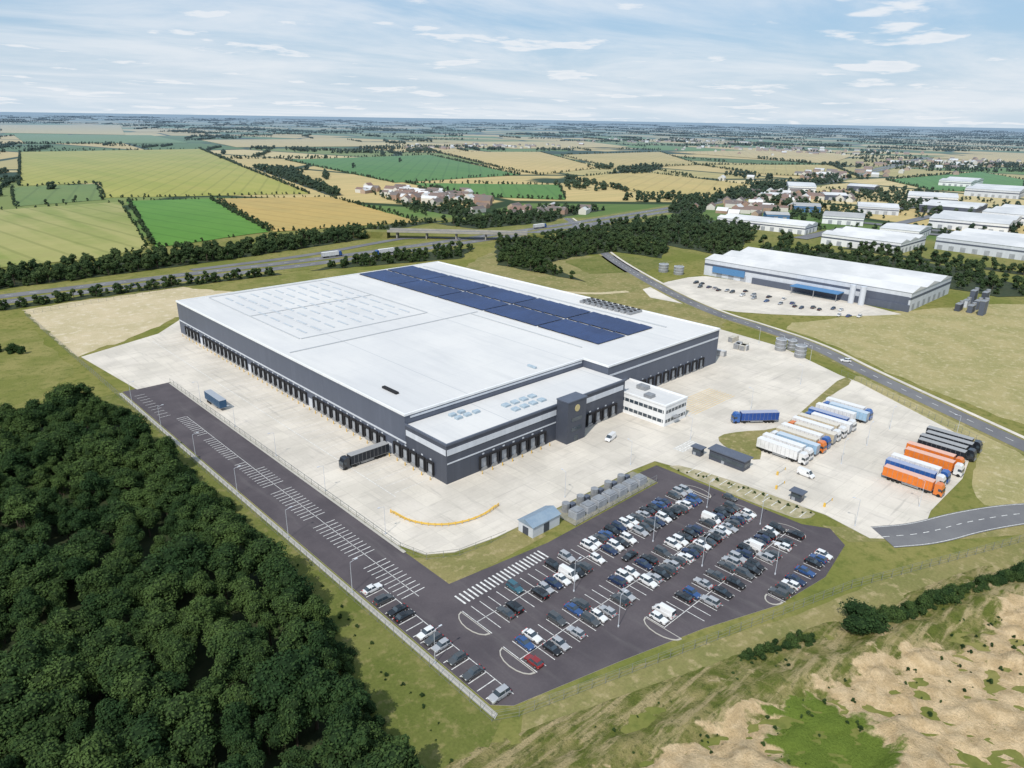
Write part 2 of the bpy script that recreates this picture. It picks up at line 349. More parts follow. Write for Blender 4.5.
def roofp(nt,p,col):
    s=nd(nt,'ShaderNodeSeparateXYZ'); nt.links.new(p,s.inputs[0])
    l1=smooth(nt,mth(nt,'PINGPONG',s.outputs[0],1.0),.93,.99); l3=smooth(nt,mth(nt,'PINGPONG',s.outputs[1],13),12.85,12.97)
    l2=smooth(nt,mth(nt,'PINGPONG',s.outputs[0],26),25.7,25.9)
    st=smooth(nt,noi(nt,mapping(nt,p,0,(.3,.03,1)),1,5,.6),.45,.75)
    col=mix(nt,mth(nt,'MULTIPLY',st,.35),col,(.45,.46,.47))
    st=smooth(nt,noi(nt,mapping(nt,p,0,(.03,.03,1)),.6,5,.6),.4,.7); col=mix(nt,mth(nt,'MULTIPLY',st,.25),col,(.5,.51,.53))
    col=mix(nt,mth(nt,'MULTIPLY',l1,.13),col,(.3,.32,.35)); col=mix(nt,mth(nt,'MULTIPLY',l3,.2),col,(.3,.33,.36))
    return mix(nt,mth(nt,'MULTIPLY',l2,.45),col,(.3,.33,.36))
m_roof=M('roof_membrane',(.62,.615,.605),(.57,.57,.57),.03,.7,fine=.8,fa=.03,post=roofp,spec=.2)
m_roof2=M('shed_roof',(.64,.64,.64),(.5,.51,.52),.03,.6,fine=.3,fa=.05,hz=True)
m_roof3=M('weathered_roof',(.33,.33,.33),(.42,.42,.41),.03,.7,fine=.3,fa=.05,hz=True)
m_black=M('rubber_black',(.02,.02,.023),fine=2); m_door=M('dock_door',(.36,.38,.41),(.28,.3,.33),.4,.5,fine=2)
m_steel=M('galvanised_steel',(.35,.36,.37),(.27,.28,.3),1,.5,metal=.4)
m_glass=M('window_glass',(.03,.045,.06),(.05,.07,.09),.4,.12,fine=0,spec=.8)
def solp(nt,p,col):
    br=nd(nt,'ShaderNodeTexBrick',offset=0); nt.links.new(p,br.inputs['Vector']); br.inputs['Scale'].default_value=1
    br.inputs['Color1'].default_value=(1,1,1,1); br.inputs['Color2'].default_value=(.75,.8,.85,1); br.inputs['Mortar'].default_value=(2.2,2,1.7,1)
    br.inputs['Mortar Size'].default_value=.05; br.inputs['Brick Width'].default_value=1.65; br.inputs['Row Height'].default_value=1.0
    return mix(nt,1.0,col,br.outputs[0],'MULTIPLY')
m_solar=M('photovoltaic_glass',(.022,.045,.13),(.017,.034,.10),.05,.4,fine=.5,post=solp,spec=.22)
W=empty('distribution_warehouse')
b=MB(); foot=[(0,20),(82,20),(82,8),(158,8),(158,206),(0,206)]
b.prism(foot,0,15.3,0,0,top=False); b.add([(x,y,15.5) for x,y in foot],[tuple(range(6))],1)
def cop(b,x0,y0,x1,y1,z0,z1,t,mi):
    b.box(min(x0,x1)-t,max(x0,x1)+t,min(y0,y1)-t,max(y0,y1)+t,z0,z1,mi)
for (x0,y0,x1,y1) in ((0,20.6,0,205.4),(158,8.6,158,205.4),(0,206,158,206),(0,20,81.4,20),(82,8.6,82,20),(82,8,158,8)):
    cop(b,x0,y0,x1,y1,15.3,16.0,.28,2)
b.obj('main_hall',[m_slate,m_roof,m_wclad],W)
b=MB(); b.box(0,81.95,0,19.95,0,12.4,0); b.box(.3,81.7,.3,19.7,12.41,12.55,1)
for (x0,y0,x1,y1) in ((0,.6,0,19.6),(0,0,82.2,0)): cop(b,x0,y0,x1,y1,12.35,13.0,.28,2)
b.obj('loading_annex',[m_slate2,m_roof,m_slate],W)
b=MB()  # facade bands
b.box(-.12,-.005,19.6,205.8,6.2,6.8,0); b.box(-.12,-.005,20.2,205.8,14.5,15.2,1)
b.box(-.14,-.006,.2,19.5,9.2,11.0,0); b.box(.2,45.8,-.14,-.006,9.2,11.0,0); b.box(55.2,81,-.14,-.006,9.2,11.0,0); b.box(.2,45.8,-.13,-.006,6.4,6.8,0)
b.box(82.5,157.5,7.86,7.995,11.5,12.2,0); b.box(2,81,19.86,19.99,14.2,14.9,0)
b.obj('facade_bands',[m_lgrey,m_slate],W)
b=MB(); 
def dock(b,y=None,x=None,y0=0,k=0):
    def bx(a0,a1,d0,d1,z0,z1,mi):
        if y is not None: b.box(-d1,-d0,y+a0,y+a1,z0,z1,mi)
        else: b.box(x+a0,x+a1,y0-d1,y0-d0,z0,z1,mi)
    bx(-1.75,-1.2,.01,.6,.9,4.5,0); bx(1.2,1.75,.01,.6,.9,4.5,0); bx(-1.75,1.75,.01,.65,4.5,5.1,0)
    bx(-1.2,1.2,.01,.09,1.2,4.5,1); bx(-1.3,1.3,.01,.5,.2,1.15,2); bx(-.4,.4,.02,.06,5.3,5.8,3)
for i in range(46): 
    if i%12 in (5,): 
        b.box(-.06,-.01,6.5+i*4.2,9+i*4.2,.15,3.5,3); continue
    dock(b,y=7.5+i*4.2)
for i in range(7): dock(b,x=14+i*4.2)
for i in range(5): dock(b,x=59+i*4.2)
for i in range(9): dock(b,x=104+i*5.2,y0=8)
b.obj('dock_doors',[m_black,m_door,m_steel,m_lgrey],W)
b=MB(); 
for i in range(46): 
    for s_ in (-2.05,2.05): b.cyl((-1.9,7.5+i*4.2+s_),.14,.12,1.2,6,0)
for i in range(7):
    for s_ in (-2.05,2.05): b.cyl((14+i*4.2+s_,-1.9),.14,.12,1.2,6,0)
b.obj('dock_bollards',[m_yell],W)
b=MB(); b.box(46,55,-5,-.02,0,14.6,0); b.box(45.8,55.2,-5.2,.1,14.6,15,1)
for z in (4,7.5): b.box(48,53,-5.08,-5.005,z,z+1.4,2)
b.cyl((50.5,12),1.2,-5.12,-5.01,20,3,'y'); b.box(49.5,51.5,-5.06,-5.005,.12,2.4,2)
b.obj('stair_tower',[m_slate2,m_slate,m_glass,M('sign_gold',(.5,.42,.22))],W)
b=MB(); b.box(82.05,95,-18,7.9,0,7.6,0); b.box(82.3,94.7,-17.7,7.6,7.61,7.7,1)
for (x0,y0,x1,y1) in ((82.1,-17.4,82.1,7.5),(94.9,-17.4,94.9,7.5)): b.box(x0-.25,x0+.25,y0,y1,7.6,8.2,0)
b.box(81.85,95.15,-18.2,-17.42,7.6,8.2,0)
for z in (1.4,4.9):
    b.box(81.98,82.045,-17.3,7,z,z+1.2,2); b.box(82.6,94.5,-18.06,-18.005,z,z+1.2,2)
    for i in range(12): b.box(81.94,81.975,-17+i*2.05,-16.75+i*2.05,z,z+1.2,0)
    for i in range(6): b.box(83.5+i*2,83.7+i*2,-18.1,-18.062,z,z+1.2,0)
b.box(86,89,-19.6,-18.12,2.9,3.15,3); b.box(84,87,-10,-7,7.71,8.9,3); b.box(89,92,-4,0,7.71,9.1,3)
b.obj('office_block',[m_wclad,m_roof,m_glass,m_steel],W)
# solar
b=MB()
for (xa,xb) in ((100,117.8),(119.2,137)):
    for (ya,yb) in ((28,62),(63.2,97.2),(98.4,132.2),(133.4,168),(169.2,204)):
        n=5; h=(yb-ya)/n
        for k in range(n):
            z=15.95; b.add([(xa,ya+h*k,z),(xb,ya+h*k,z),(xb,ya+h*(k+1)-.3,z+.25),(xa,ya+h*(k+1)-.3,z+.25)],[(0,1,2,3)],0)
            b.box(xa,xb,ya+h*(k+1)-.34,ya+h*(k+1)-.31,15.52,16.18,1)
b.obj('solar_panels',[m_solar,m_steel],W)
b=MB()
for i in range(9): b.box(147,156,48+i*3.6,50.4+i*3.6,15.55,16.7,0); 
for i in range(9):
    for k in range(3): b.cyl((149+k*3,49.2+i*3.6),.8,16.7,17.0,10,1)
b.box(8,9.2,36,44,15.55,16.2,1); b.box(60,61,24,28,15.55,16.2,2)
for i in range(5): b.box(14+(i%3)*3.6,16.2+(i%3)*3.6,12+(i//3)*3,13.6+(i//3)*3,12.56,13.3,2)
for i in range(8): b.box(32+(i%4)*4,34.4+(i%4)*4,5+(i//4)*4.5,7.2+(i//4)*4.5,12.56,13.2,2)
b.obj('rooftop_plant',[m_steel,m_black,M('plant_blue_grey',(.38,.46,.52),(.3,.38,.45),.8)],W)
m_rl=M('rooflight',(.47,.5,.53),(.4,.44,.48),.5,.3)
b=MB()
for i in range(9):
    for k in range(7): b.box(20+i*6.5,21+i*6.5,118+k*12,126+k*12,15.52,15.72,0)
for yy in (112,158,204): b.box(15,78,yy-.3,yy+.3,15.53,15.75,1)
for xx in (14.5,78.5): b.box(xx-.3,xx+.3,112.4,203.6,15.53,15.75,1)
b.box(3,97,98,98.5,15.52,15.8,1); b.box(142,143,25,200,15.52,15.8,1); b.box(92,92.6,30,97.9,15.52,15.8,1)
b.obj('rooflights_and_walkways',[m_rl,M('walkway_grey',(.42,.44,.46),fine=1)],W)
# ------------------------------------------------------------ other buildings
def shedb(name,x0,x1,y0,y1,h,rz=0,wall=m_wclad,roof=m_roof2,gab=True,spans=1,base=None):
    cx,cy=(x0+x1)/2,(y0+y1)/2; w=(x1-x0)/2; d=(y1-y0)/2; e=empty(name,(cx,cy,0)); e.rotation_euler=(0,0,rz)
    b=MB(); b.box(-w,w,-d,d,0,h,0); b.obj('walls',[wall],e)
    b=MB(); rise=min(2.2,w*.12)
    for s in range(spans):
        a0=-w-.4+(2*w+.8)*s/spans; a1=-w-.4+(2*w+.8)*(s+1)/spans-.02; am=(a0+a1)/2
        vs=[(a0,-d-.4,h+.02),(a1,-d-.4,h+.02),(am,-d-.4,h+rise),(a0,d+.4,h+.02),(a1,d+.4,h+.02),(am,d+.4,h+rise)]
        b.add(vs,[(0,1,2),(5,4,3),(1,4,5,2),(0,2,5,3),(0,3,4,1)],0)
    b.obj('roof',[roof],e)
    b=MB(); n=int(2*w/9)
    for i in range(n): b.box(-w+4+i*9,-w+8+i*9,-d-.06,-d-.01,0,4,0)
    n=int(2*d/9)
    for i in range(n): b.box(-w-.06,-w-.01,-d+3+i*9,-d+7+i*9,.0,4,0)
    b.box(-w-.1,w+.1,-d-.1,-d-.065,h*.62,h*.75,1); b.box(-w-.1,-w-.065,-d,d,h*.62,h*.75,1)
    b.obj('doors_and_bands',[m_door,m_slate],e)
    return e
e=shedb('white_warehouse',323,393,-16,118,11,wall=m_lgrey,spans=3)
m_bluep=M('blue_panel',(.08,.2,.38))
b=MB(); b.box(-36.2,-35.2,-67.3,30,.02,4,0); b.box(-44,-35.6,-30,0,4.6,5.1,3); 
for yy in (-29,-15,-1): b.cyl((-43.5,yy),.25,0,4.6,6,2)
b.cyl((-39,-42),1.7,0,11,14,4); b.cyl((-39,-36),1.7,0,11,14,4); b.box(-36.1,-35.15,36,60,3,7,3); b.box(-35.14,-34.9,-66,-40,0,8.4,0); b.box(-34.8,10,-66.9,-66.6,0,7,0)
b.obj('lower_band_and_tanks',[m_slate,m_slate2,m_steel,m_bluep,m_lgrey],e)
def tank(x,y,rr,h):
    e=empty('storage_tank',(x,y,0)); b=MB(); b.cyl((0,0),rr,0,h,20,0); b.cyl((0,0),rr,h,h+.9,20,0,r2=.3)
    for z in (h*.33,h*.66,h): b.cyl((0,0),rr+.08,z-.1,z+.1,20,1)
    b.tube((rr+.2,0,0),(rr+.2,0,h+1),.08,.08,5,1); b.obj('shell',[m_steel,m_lgrey],e)
for t in ((310,130,3.4,5.5),(309,142,3.4,5.5),(198,-2,2.5,5.5),(195,-13,2.5,5.5),(203,-5,2.0,4.5)): tank(*t)
for i in range(7):
    x=350+(i%3)*13+random.uniform(-1,1); y=-34-(i//3)*6; e=empty('silo_stack',(x,y,0)); b=MB(); h=random.choice((4,5,8))
    b.box(-3,3,-1.3,1.3,0,h,0); b.box(-3.1,3.1,-1.4,1.4,h,h+.2,1); b.cyl((4.4,0),1.2,0,h+1,10,1); b.obj('body',[random.choice((m_slate,m_slate2,m_lgrey)),m_steel],e)
# industrial estate + village
SHEDS=[(575,205,34,90,8,.1,2),(553,92,60,66,9,.0,3),(616,2,84,90,10,-.05,3),(640,95,50,34,8,.1,1),(690,175,50,40,8,.35,1),
  (770,70,90,70,10,.1,2),(880,39,110,80,11,0,3),(822,190,60,44,8,.4,1),(905,130,80,60,9,.1,2),(1020,190,70,60,9,.3,2),
  (1224,160,120,70,11,.1,2),(1029,386,90,40,9,.5,1),(1110,320,50,40,8,.2,1),(720,-50,90,60,9,.1,2),(565,-85,80,60,9,0,1),(1010,40,90,60,9,.1,2),(1150,60,90,70,9,.1,1),(760,250,40,30,7,.5,1),(1400,260,120,50,9,.1,2),(655,235,30,24,6,.6,1),(930,290,40,30,7,.6,1),(870,350,30,24,6,.3,1)]
for (x,y,w,d,h,rz,sp_) in SHEDS:
    shedb('industrial_shed',x-w/2,x+w/2,y-d/2,y+d/2,h,rz,wall=random.choice((m_lgrey,m_wclad,m_slate,m_bluep if w<55 else m_wclad)),spans=sp_,roof=m_roof2 if w>=60 else random.choice((m_roof2,m_roof3)))
for (x,y,w,d) in ((590,150,110,14),(700,120,16,160),(800,130,200,12),(668,40,14,90),(950,180,160,12)):
    sheet('estate_road',[(x-w/2,y-d/2),(x+w/2,y-d/2),(x+w/2,y+d/2),(x-w/2,y+d/2)],.5+.01*random.randrange(9),m_road)
m_brick=M('brick_wall',(.32,.2,.14),(.4,.3,.22),.05,hz=True); m_tile=M('roof_tile',(.2,.12,.09),(.14,.12,.11),.03,hz=True); m_rend=M('render_wall',(.6,.58,.52),hz=True)
b=MB()
def house(b,x,y,rz,w,d,h):
    c,s=math.cos(rz),math.sin(rz); T=lambda a,bb,z:(x+a*c-bb*s,y+a*s+bb*c,z); wm=random.choice((0,2))
    vs=[T(-w,-d,0),T(w,-d,0),T(w,d,0),T(-w,d,0),T(-w,-d,h),T(w,-d,h),T(w,d,h),T(-w,d,h),T(-w,0,h+d*.7),T(w,0,h+d*.7)]
    b.add(vs,[(0,1,5,4),(2,3,7,6),(1,2,6,9,5),(3,0,4,8,7)],wm); b.add(vs,[(4,5,9,8),(6,7,8,9)],random.choice((1,1,1,3)))
for cx,cy,sx,sy,n in ((470,640,45,110,110),(490,430,40,25,14),(720,300,80,40,30),(900,330,80,60,40),(1400,500,200,60,40),(1700,1900,300,200,60),(2600,1200,400,300,80),(3300,2200,500,400,70),(2200,500,300,120,70)):
    for i in range(n): house(b,random.gauss(cx,sx*.6),random.gauss(cy,sy*.6),random.choice((.4,1.97))+random.uniform(-.2,.2),random.uniform(5,12),random.uniform(3.5,6),random.uniform(3,6))
b.obj('distant_village',[m_brick,m_tile,m_rend,m_roof2])
# bridge
e=empty('motorway_bridge'); P=[Vector((245,388,0)),Vector((330,300,0))]; d=(P[1]-P[0]).normalized(); n=Vector((-d.y,d.x,0)); L=(P[1]-P[0]).length
b=MB()
def obx(a0,a1,b0,b1,z0,z1,mi):
    vs=[]
    for z in (z0,z1):
        for (a,c) in ((a0,b0),(a1,b0),(a1,b1),(a0,b1)): q=P[0]+d*a+n*c; vs.append((q.x,q.y,z))
    b.add(vs,[(4,5,6,7),(0,1,5,4),(1,2,6,5),(2,3,7,6),(3,0,4,7),(3,2,1,0)],mi)
obx(0,L,-6,6,5.2,6.2,0); obx(0,L,-6.4,-6.02,5.4,7.3,0); obx(0,L,6.02,6.4,5.4,7.3,0); obx(0,L,-5,5,6.205,6.22,1)
for a in (8,34,60,86,112): 
    for c in (-4,0,4): obx(a-.5,a+.5,c-.5,c+.5,0,5.19,0)
obx(-30,-.1,-7,7,0,5.6,2); obx(L+.1,L+25,-7,7,0,5.6,2)
b.obj('deck_and_piers',[M('bridge_concrete',(.36,.34,.3),(.29,.28,.25),.2),m_road,m_grass],e)
# pump house
e=empty('pump_house',(3.5,-34,0)); b=MB(); b.box(-5,5,-2.6,2.6,0,3.2,0); vs=[(-5.3,-2.9,3.2),(5.3,-2.9,3.2),(5.3,2.9,3.2),(-5.3,2.9,3.2),(-5.3,0,4.5),(5.3,0,4.5)]
b.add(vs,[(0,1,5,4),(2,3,4,5),(1,2,5),(3,0,4)],1); b.box(-1,1,-2.66,-2.61,.1,2.6,2); b.box(-5.06,-5.01,-1,1,.1,2.3,2); b.obj('walls_and_roof',[m_lgrey,M('roof_bluegrey',(.2,.27,.35),(.24,.31,.38),.5,.5),m_slate2],e)
e=empty('plant_compound'); b=MB(); b.prism([(11,-40),(47,-40),(47,-31.2),(11,-31.2)],.1,.2,0)
for i in range(7): b.box(13+i*4.6,16.4+i*4.6,-38.6,-35.6,.2,2.2,1); b.box(13.2+i*4.6,16.2+i*4.6,-38.4,-35.8,2.2,2.5,2)
for i in range(5): b.cyl((14.5+i*6,-33.3),1.1,.2,2.8,12,2); b.box(16.2+i*6,18+i*6,-34,-32.6,.2,1.7,3)
for i in range(13): b.cyl((11.2+i*2.97,-40),.06,.2,2.4,5,2)
b.box(11.2,46.9,-40.03,-39.97,2.3,2.36,2); b.box(11.2,46.9,-40.03,-39.97,1.2,1.25,2)
b.obj('equipment',[M('compound_paving',(.27,.25,.2),(.2,.2,.15),.5),m_door,m_steel,m_slate],e)
def gate(name,x,y,w,d,h):
    e=empty(name,(x,y,.12)); b=MB(); b.box(-w,w,-d,d,0,h,0); b.box(-w-.5,w+.5,-d-.5,d+.5,h,h+.3,1)
    b.box(-w-.05,-w-.01,-d+.4,d-.4,1.1,2.3,2); b.box(-w+.3,w-.3,-d-.05,-d-.01,1.1,2.3,2); b.box(-w-.07,-w-.02,d*.1,d*.1+1,.05,1.05,3); b.obj('body',[m_slate2,m_slate,m_glass,m_door],e)
gate('gatehouse',74,-48,2,6,3.4); gate('security_kiosk',68,-73,1.1,1.5,2.6); gate('security_kiosk',72,-38,1,1.5,2.6)
for (x,y) in ((69.5,-66),(78,-62),(70,-80)):
    e=empty('barrier_gate',(x,y,.12)); b=MB(); b.box(-.25,.25,-.25,.25,0,1.1,0); b.box(.3,5,-.06,.06,.9,1.05,1); b.box(4.9,5.1,-.1,.1,0,.89,0); b.obj('arm',[m_yell,m_white],e)
arc=chaikin([(-21,-2),(-20.5,-9),(-17,-15.5),(-11,-19.5),(-3,-20.5),(3,-19)],3,False); e=empty('yellow_guard_rail'); b=MB()
for i in range(len(arc)-1):
    for z in (.55,.95): b.tube((*arc[i],z),(*arc[i+1],z),.08,.08,5,0)
    if i%2==0: b.cyl(arc[i],.1,.12,1.15,6,0)
b.obj('rails',[m_yell],e); ribbon('yard_marking',arc,.6,.132,m_yell,it=0,off=.9)
# fences
m_fence=M('fence_metal',(.2,.21,.19),fine=1)
def fence(pts,h=2.4,step=3,name='perimeter_fence'):
    e=empty(name); b=MB()
    for i in range(len(pts)-1):
        a,c=Vector(pts[i]),Vector(pts[i+1]); n=max(1,int((c-a).length/step))
        for k in range(n): q=a.lerp(c,k/n); b.cyl((q.x,q.y),.06,0,h,4,0)
        for z in (.3,1.1,1.9,h-.05): b.tube((a.x,a.y,z),(c.x,c.y,z),.025,.025,4,0)
    b.obj('posts_and_rails',[m_fence],e)
fence([(-48.5,290),(-48.5,140),(-48.3,-73),(-44,-75.5),(-3,-88),(38,-100.5),(92,-123),(140,-146)])
fence([(-29,138),(-29,-18),(-27,-26),(-20,-30),(-6,-31.5)],2,4,'yard_fence')
fence([(185,-36),(181,-46),(151,-98)],2.2,3,'yard_fence')
fence([(-48.5,290),(20,300),(35,302)],2,4,'field_fence')
def lampmesh(h):
    b=MB(); b.tube((0,0,0),(0,0,h),.075,.045,6,0); b.tube((0,0,h),(1.4,0,h+.25),.05,.04,5,0); b.box(1.2,1.9,-.15,.15,h+.2,h+.33,1); b.cyl((0,0),.18,0,.4,8,0); return b.mesh('street_lamp',[m_lgrey,m_lgrey])
lm=lampmesh(8)
for (x,y,rz) in [(-28,y,3.14) for y in (-10,20,50,80,110)]+[(-47,y,0) for y in (-55,-25,5,35,65,95,125)]+[(-10,-58.2,0),(20,-58.2,0),(45,-58.2,0),(-12,-72.5,0),(20,-72.5,0),(48,-72.5,0),(30,-86,1.5),(66,-90,2),(90,-98,1.5),(120,-72,0),(100,-72,0),(140,-72,0),(150,-90,2),(20,-28,1.5),(50,-28,1.5),(80,-30,1.5),(120,-30,1.5),(160,-30,1.5),(190,-20,3),(200,10,3)]:
    ob('street_lamp',lm,loc=(x,y,.1),rz=rz)
# ------------------------------------------------------------ vehicles
def paint(c,name): return M(name,c,fine=0,rough=.3,coat=.6,spec=.5,metal=.15)
cols={'black':(.012,.012,.014),'grey':(.07,.075,.08),'silver':(.38,.39,.41),'white':(.75,.75,.75),'blue':(.03,.08,.22),'navy':(.015,.03,.08),'red':(.24,.02,.02),'teal':(.04,.12,.16)}
pm={k:paint(v,'car_paint_'+k) for k,v in cols.items()}
m_tyre=M('tyre',(.02,.02,.02),fine=0); m_rim=M('rim',(.4,.4,.42),fine=0,metal=.7,rough=.4); m_lamp=M('headlight',(.7,.7,.68),fine=0,rough=.2); m_tail=M('tail_light',(.45,.02,.02),fine=0,rough=.3)
def carmesh(kind,pmat,name):
    L,w,bz,rz,ws,wt,rt,rs={'hatch':(4.1,.88,.88,1.48,-.75,-.15,1.45,1.85),'saloon':(4.6,.9,.86,1.42,-.75,-.1,1.05,1.75),'suv':(4.5,.93,1.0,1.7,-.9,-.35,1.7,2.05),'van':(5.2,.98,1.15,2.1,-1.75,-1.1,2.45,2.55)}[kind]
    b=MB(); h=L/2; g=.22
    xs=[-h,-h+.12,-h+.5,ws,h-.9,h-.15,h]; zt=[.55,.72,bz-.14,bz,bz,bz-.03,.6]; ww=[w*.78,w*.92,w,w,w,w*.95,w*.85]
    R_=[]
    for x,z,q in zip(xs,zt,ww): R_.append([(x,-q*.95,g),(x,-q,.5),(x,-q*.94,z-.06),(x,-q*.78,z),(x,q*.78,z),(x,q*.94,z-.06),(x,q,.5),(x,q*.95,g)])
    vs=[p for r_ in R_ for p in r_]; fs=[]
    for i in range(len(xs)-1):
        for k in range(7): fs.append((i*8+k,(i+1)*8+k,(i+1)*8+k+1,i*8+k+1))
    fs+=[tuple(range(8)),tuple(range(len(vs)-1,len(vs)-9,-1))]; b.add(vs,fs,0)
    wb=w*.86; wr=w*.68
    vs=[(ws,-wb,bz-.02),(ws,wb,bz-.02),(wt,-wr,rz-.05),(wt,wr,rz-.05),(rt,-wr,rz-.05),(rt,wr,rz-.05),(rs,-wb,bz-.02),(rs,wb,bz-.02)]
    b.add(vs,[(0,2,3,1),(6,7,5,4)],1); b.add(vs,[(0,6,4,2),(1,3,5,7)],1 if kind!='van' else 0)
    if kind=='van':
        b.add([(ws+.15,-wb*.99-.01,bz+.05),(ws+1.2,-wb*.99-.01,bz+.05),(ws+1.2,-wr-.06,rz-.35),(wt,-wr-.09,rz-.35)],[(0,1,2,3)],1)
        b.add([(ws+.15,wb*.99+.01,bz+.05),(ws+1.2,wb*.99+.01,bz+.05),(ws+1.2,wr+.06,rz-.35),(wt,wr+.09,rz-.35)],[(3,2,1,0)],1)
    b.frus((wt-.05,rt+.08,-wr-.03,wr+.03),(wt+.12,rt-.1,-wr+.12,wr-.12),rz-.06,rz,0)
    if kind!='van':
        xm=(wt+rt)/2+.1
        for s_ in (-1,1): b.add([(xm-.05,s_*(wb+.005),bz),(xm+.07,s_*(wb+.005),bz),(xm+.07,s_*(wr+.01),rz-.05),(xm-.05,s_*(wr+.01),rz-.05)],[(0,1,2,3)],0)
    for x in (-h+.85,h-.8):
        for s_ in (-1,1):
            b.cyl((x,.33),.33,s_*(w-.2),s_*(w+.015),12,2,'y'); b.cyl((x,.33),.19,s_*(w+.017),s_*(w+.03),8,3,'y')
    for s_ in (-1,1):
        b.box(-h+.03,-h+.2,s_*w*.62-.17,s_*w*.62+.17,.58,.70,4); b.box(h-.12,h+.02,s_*w*.68-.14,s_*w*.68+.14,.66,.84,5); b.box(ws+.1,ws+.28,s_*(w+.08)-.08,s_*(w+.08)+.08,bz,bz+.14,0)
    b.box(-h-.02,-h+.03,-.5,.5,.3,.48,2)
    return b.mesh(name,[pmat,m_glass,m_tyre,m_rim,m_lamp,m_tail])
CM={}
def car(x,y,rz,kind=None,color=None,z=.075,name='parked_car'):
    kind=kind or random.choices(('hatch','saloon','suv','van'),(5,3,4,.3))[0]
    color=color or ('white' if kind=='van' else random.choices(list(cols),(23,20,19,25,12,9,1.2,2))[0])
    if (kind,color) not in CM: CM[(kind,color)]=carmesh(kind,pm[color],'car_'+kind+'_'+color)
    nm='parked_van' if kind=='van' and name=='parked_car' else name
    return ob(nm,CM[(kind,color)],loc=(x,y,z),rz=rz)
for (ya,yb,x0,x1),(o0,o1) in zip(ROWS,((.40,1.05),(.35,1.05),(.45,1.0),(.4,1.05),(.6,.95),(.2,.8),(.85,.9))):
    x=x0+1.33
    while x<x1:
        t=min(1,(x-x0)/(x1-x0)*1.35)
        gap=(noise.noise(Vector((x*.16,ya*1.7,1)))<-.25-.15*t)
        if random.random()<o0+(o1-o0)*t and not gap: car(x+random.uniform(-.15,.15),(ya+yb)/2+random.uniform(-.35,.35),random.choice((1,-1))*math.pi/2+random.uniform(-.04,.04))
        x+=2.5
y=-27.2
while y>-71:
    if random.random()<.55: car(-43.4+random.uniform(-.2,.2),y-.05,random.choice((0,math.pi))+random.uniform(-.03,.03))
    y-=2.5
for x,y,rz in ((10,-58.5,0),(54,-60,1.57)): car(x,y,rz)
def wheel(s_,yc):
    n=12; vs=[]
    for x in (s_*.85,s_*1.24):
        for i in range(n): t=2*math.pi*i/n; vs.append((x,yc+.5*math.cos(t),.52+.5*math.sin(t)))
    return vs,[(i,(i+1)%n,n+(i+1)%n,n+i) for i in range(n)]+[tuple(range(n)),tuple(range(2*n-1,n-1,-1))],2
def lorrymesh(name,tc,cc,cab=True):
    b=MB(); pt=M(name+'_trailer',tc,tuple(x*.85 for x in tc),.6,fine=.5,fa=.08,rough=.45); pc=paint(cc,name+'_cab'); pr=M(name+'_roof',tuple(.5*x+.3 for x in tc),fine=1,rough=.5)
    b.box(-1.27,1.27,0,13.6,1.15,3.93,0); b.box(-1.29,1.29,-.03,13.63,3.935,4.03,6); b.box(-1.29,1.29,-.03,13.63,1.05,1.145,3)
    b.box(-1.2,-.05,-.06,-.035,1.25,3.85,4); b.box(.05,1.2,-.06,-.035,1.25,3.85,4)
    for i in range(9):
        for s_ in (-1,1): b.box(s_*1.283-.012,s_*1.283+.012,1.3+i*1.4,1.36+i*1.4,1.2,3.9,3)
    b.box(-.5,.5,.2,13,.8,1.04,2)
    for y in (1.9,3.2,4.5):
        for s_ in (-1,1): b.add(*wheel(s_,y))
    for s_ in (-1,1): b.box(s_*1.15-.03,s_*1.15+.03,5.6,10.2,.45,.95,3); b.box(s_*.8-.08,s_*.8+.08,10.6,10.8,.1,1.04,3)
    if cab:
        b.box(-.5,.5,11.2,16.2,.6,.79,2)
        prof=[(14.15,.55),(16.45,.55),(16.5,1.5),(16.3,2.6),(15.9,3.55),(15.3,3.85),(14.15,3.7)]
        n=len(prof); vs=[(-1.22,y,z) for y,z in prof]+[(1.22,y,z) for y,z in prof]
        b.add(vs,[tuple(range(n)),tuple(range(2*n-1,n-1,-1))]+[(i,n+i,n+(i+1)%n,(i+1)%n) for i in range(n)],1)
        b.add([(-1.1,16.48,1.75),(1.1,16.48,1.75),(1.05,16.33,2.6),(-1.05,16.33,2.6)],[(0,1,2,3)],5)
        for s_ in (-1,1): b.add([(s_*1.23,15.2,1.8),(s_*1.23,16.15,1.8),(s_*1.23,16.05,2.6),(s_*1.23,15.2,2.6)],[(0,1,2,3)],5); b.box(s_*1.38-.1,s_*1.38+.1,16.2,16.35,1.8,2.6,2)
        b.box(-1.1,1.1,16.46,16.6,.45,.95,3)
        for y in (12.3,15.6):
            for s_ in (-1,1): b.add(*wheel(s_,y))
    return b.mesh(name,[pt,pc,m_tyre,m_steel,m_door,m_glass,pr])
WH=(.74,.74,.74);OR=(.7,.19,.03);BL=(.03,.11,.36);DK=(.02,.025,.035);CRm=(.58,.5,.36);LB=(.3,.45,.6);NV=(.02,.05,.15)
LM={}
def lorry(x,y,rz,tc,cc=WH,cab=True,z=.12):
    k=(tc,cc,cab)
    if k not in LM: LM[k]=lorrymesh('lorry%d'%len(LM),tc,cc,cab)
    return ob('articulated_lorry' if cab else 'parked_trailer',LM[k],loc=(x,y,z),rz=rz)
LC=[(WH,WH,1),(WH,WH,1),(LB,WH,1),(CRm,OR,1),(WH,BL,1),(CRm,OR,1),(WH,WH,1),(CRm,WH,1),(WH,BL,1),(BL,WH,1),(WH,WH,0),(LB,BL,1),(WH,BL,1)]
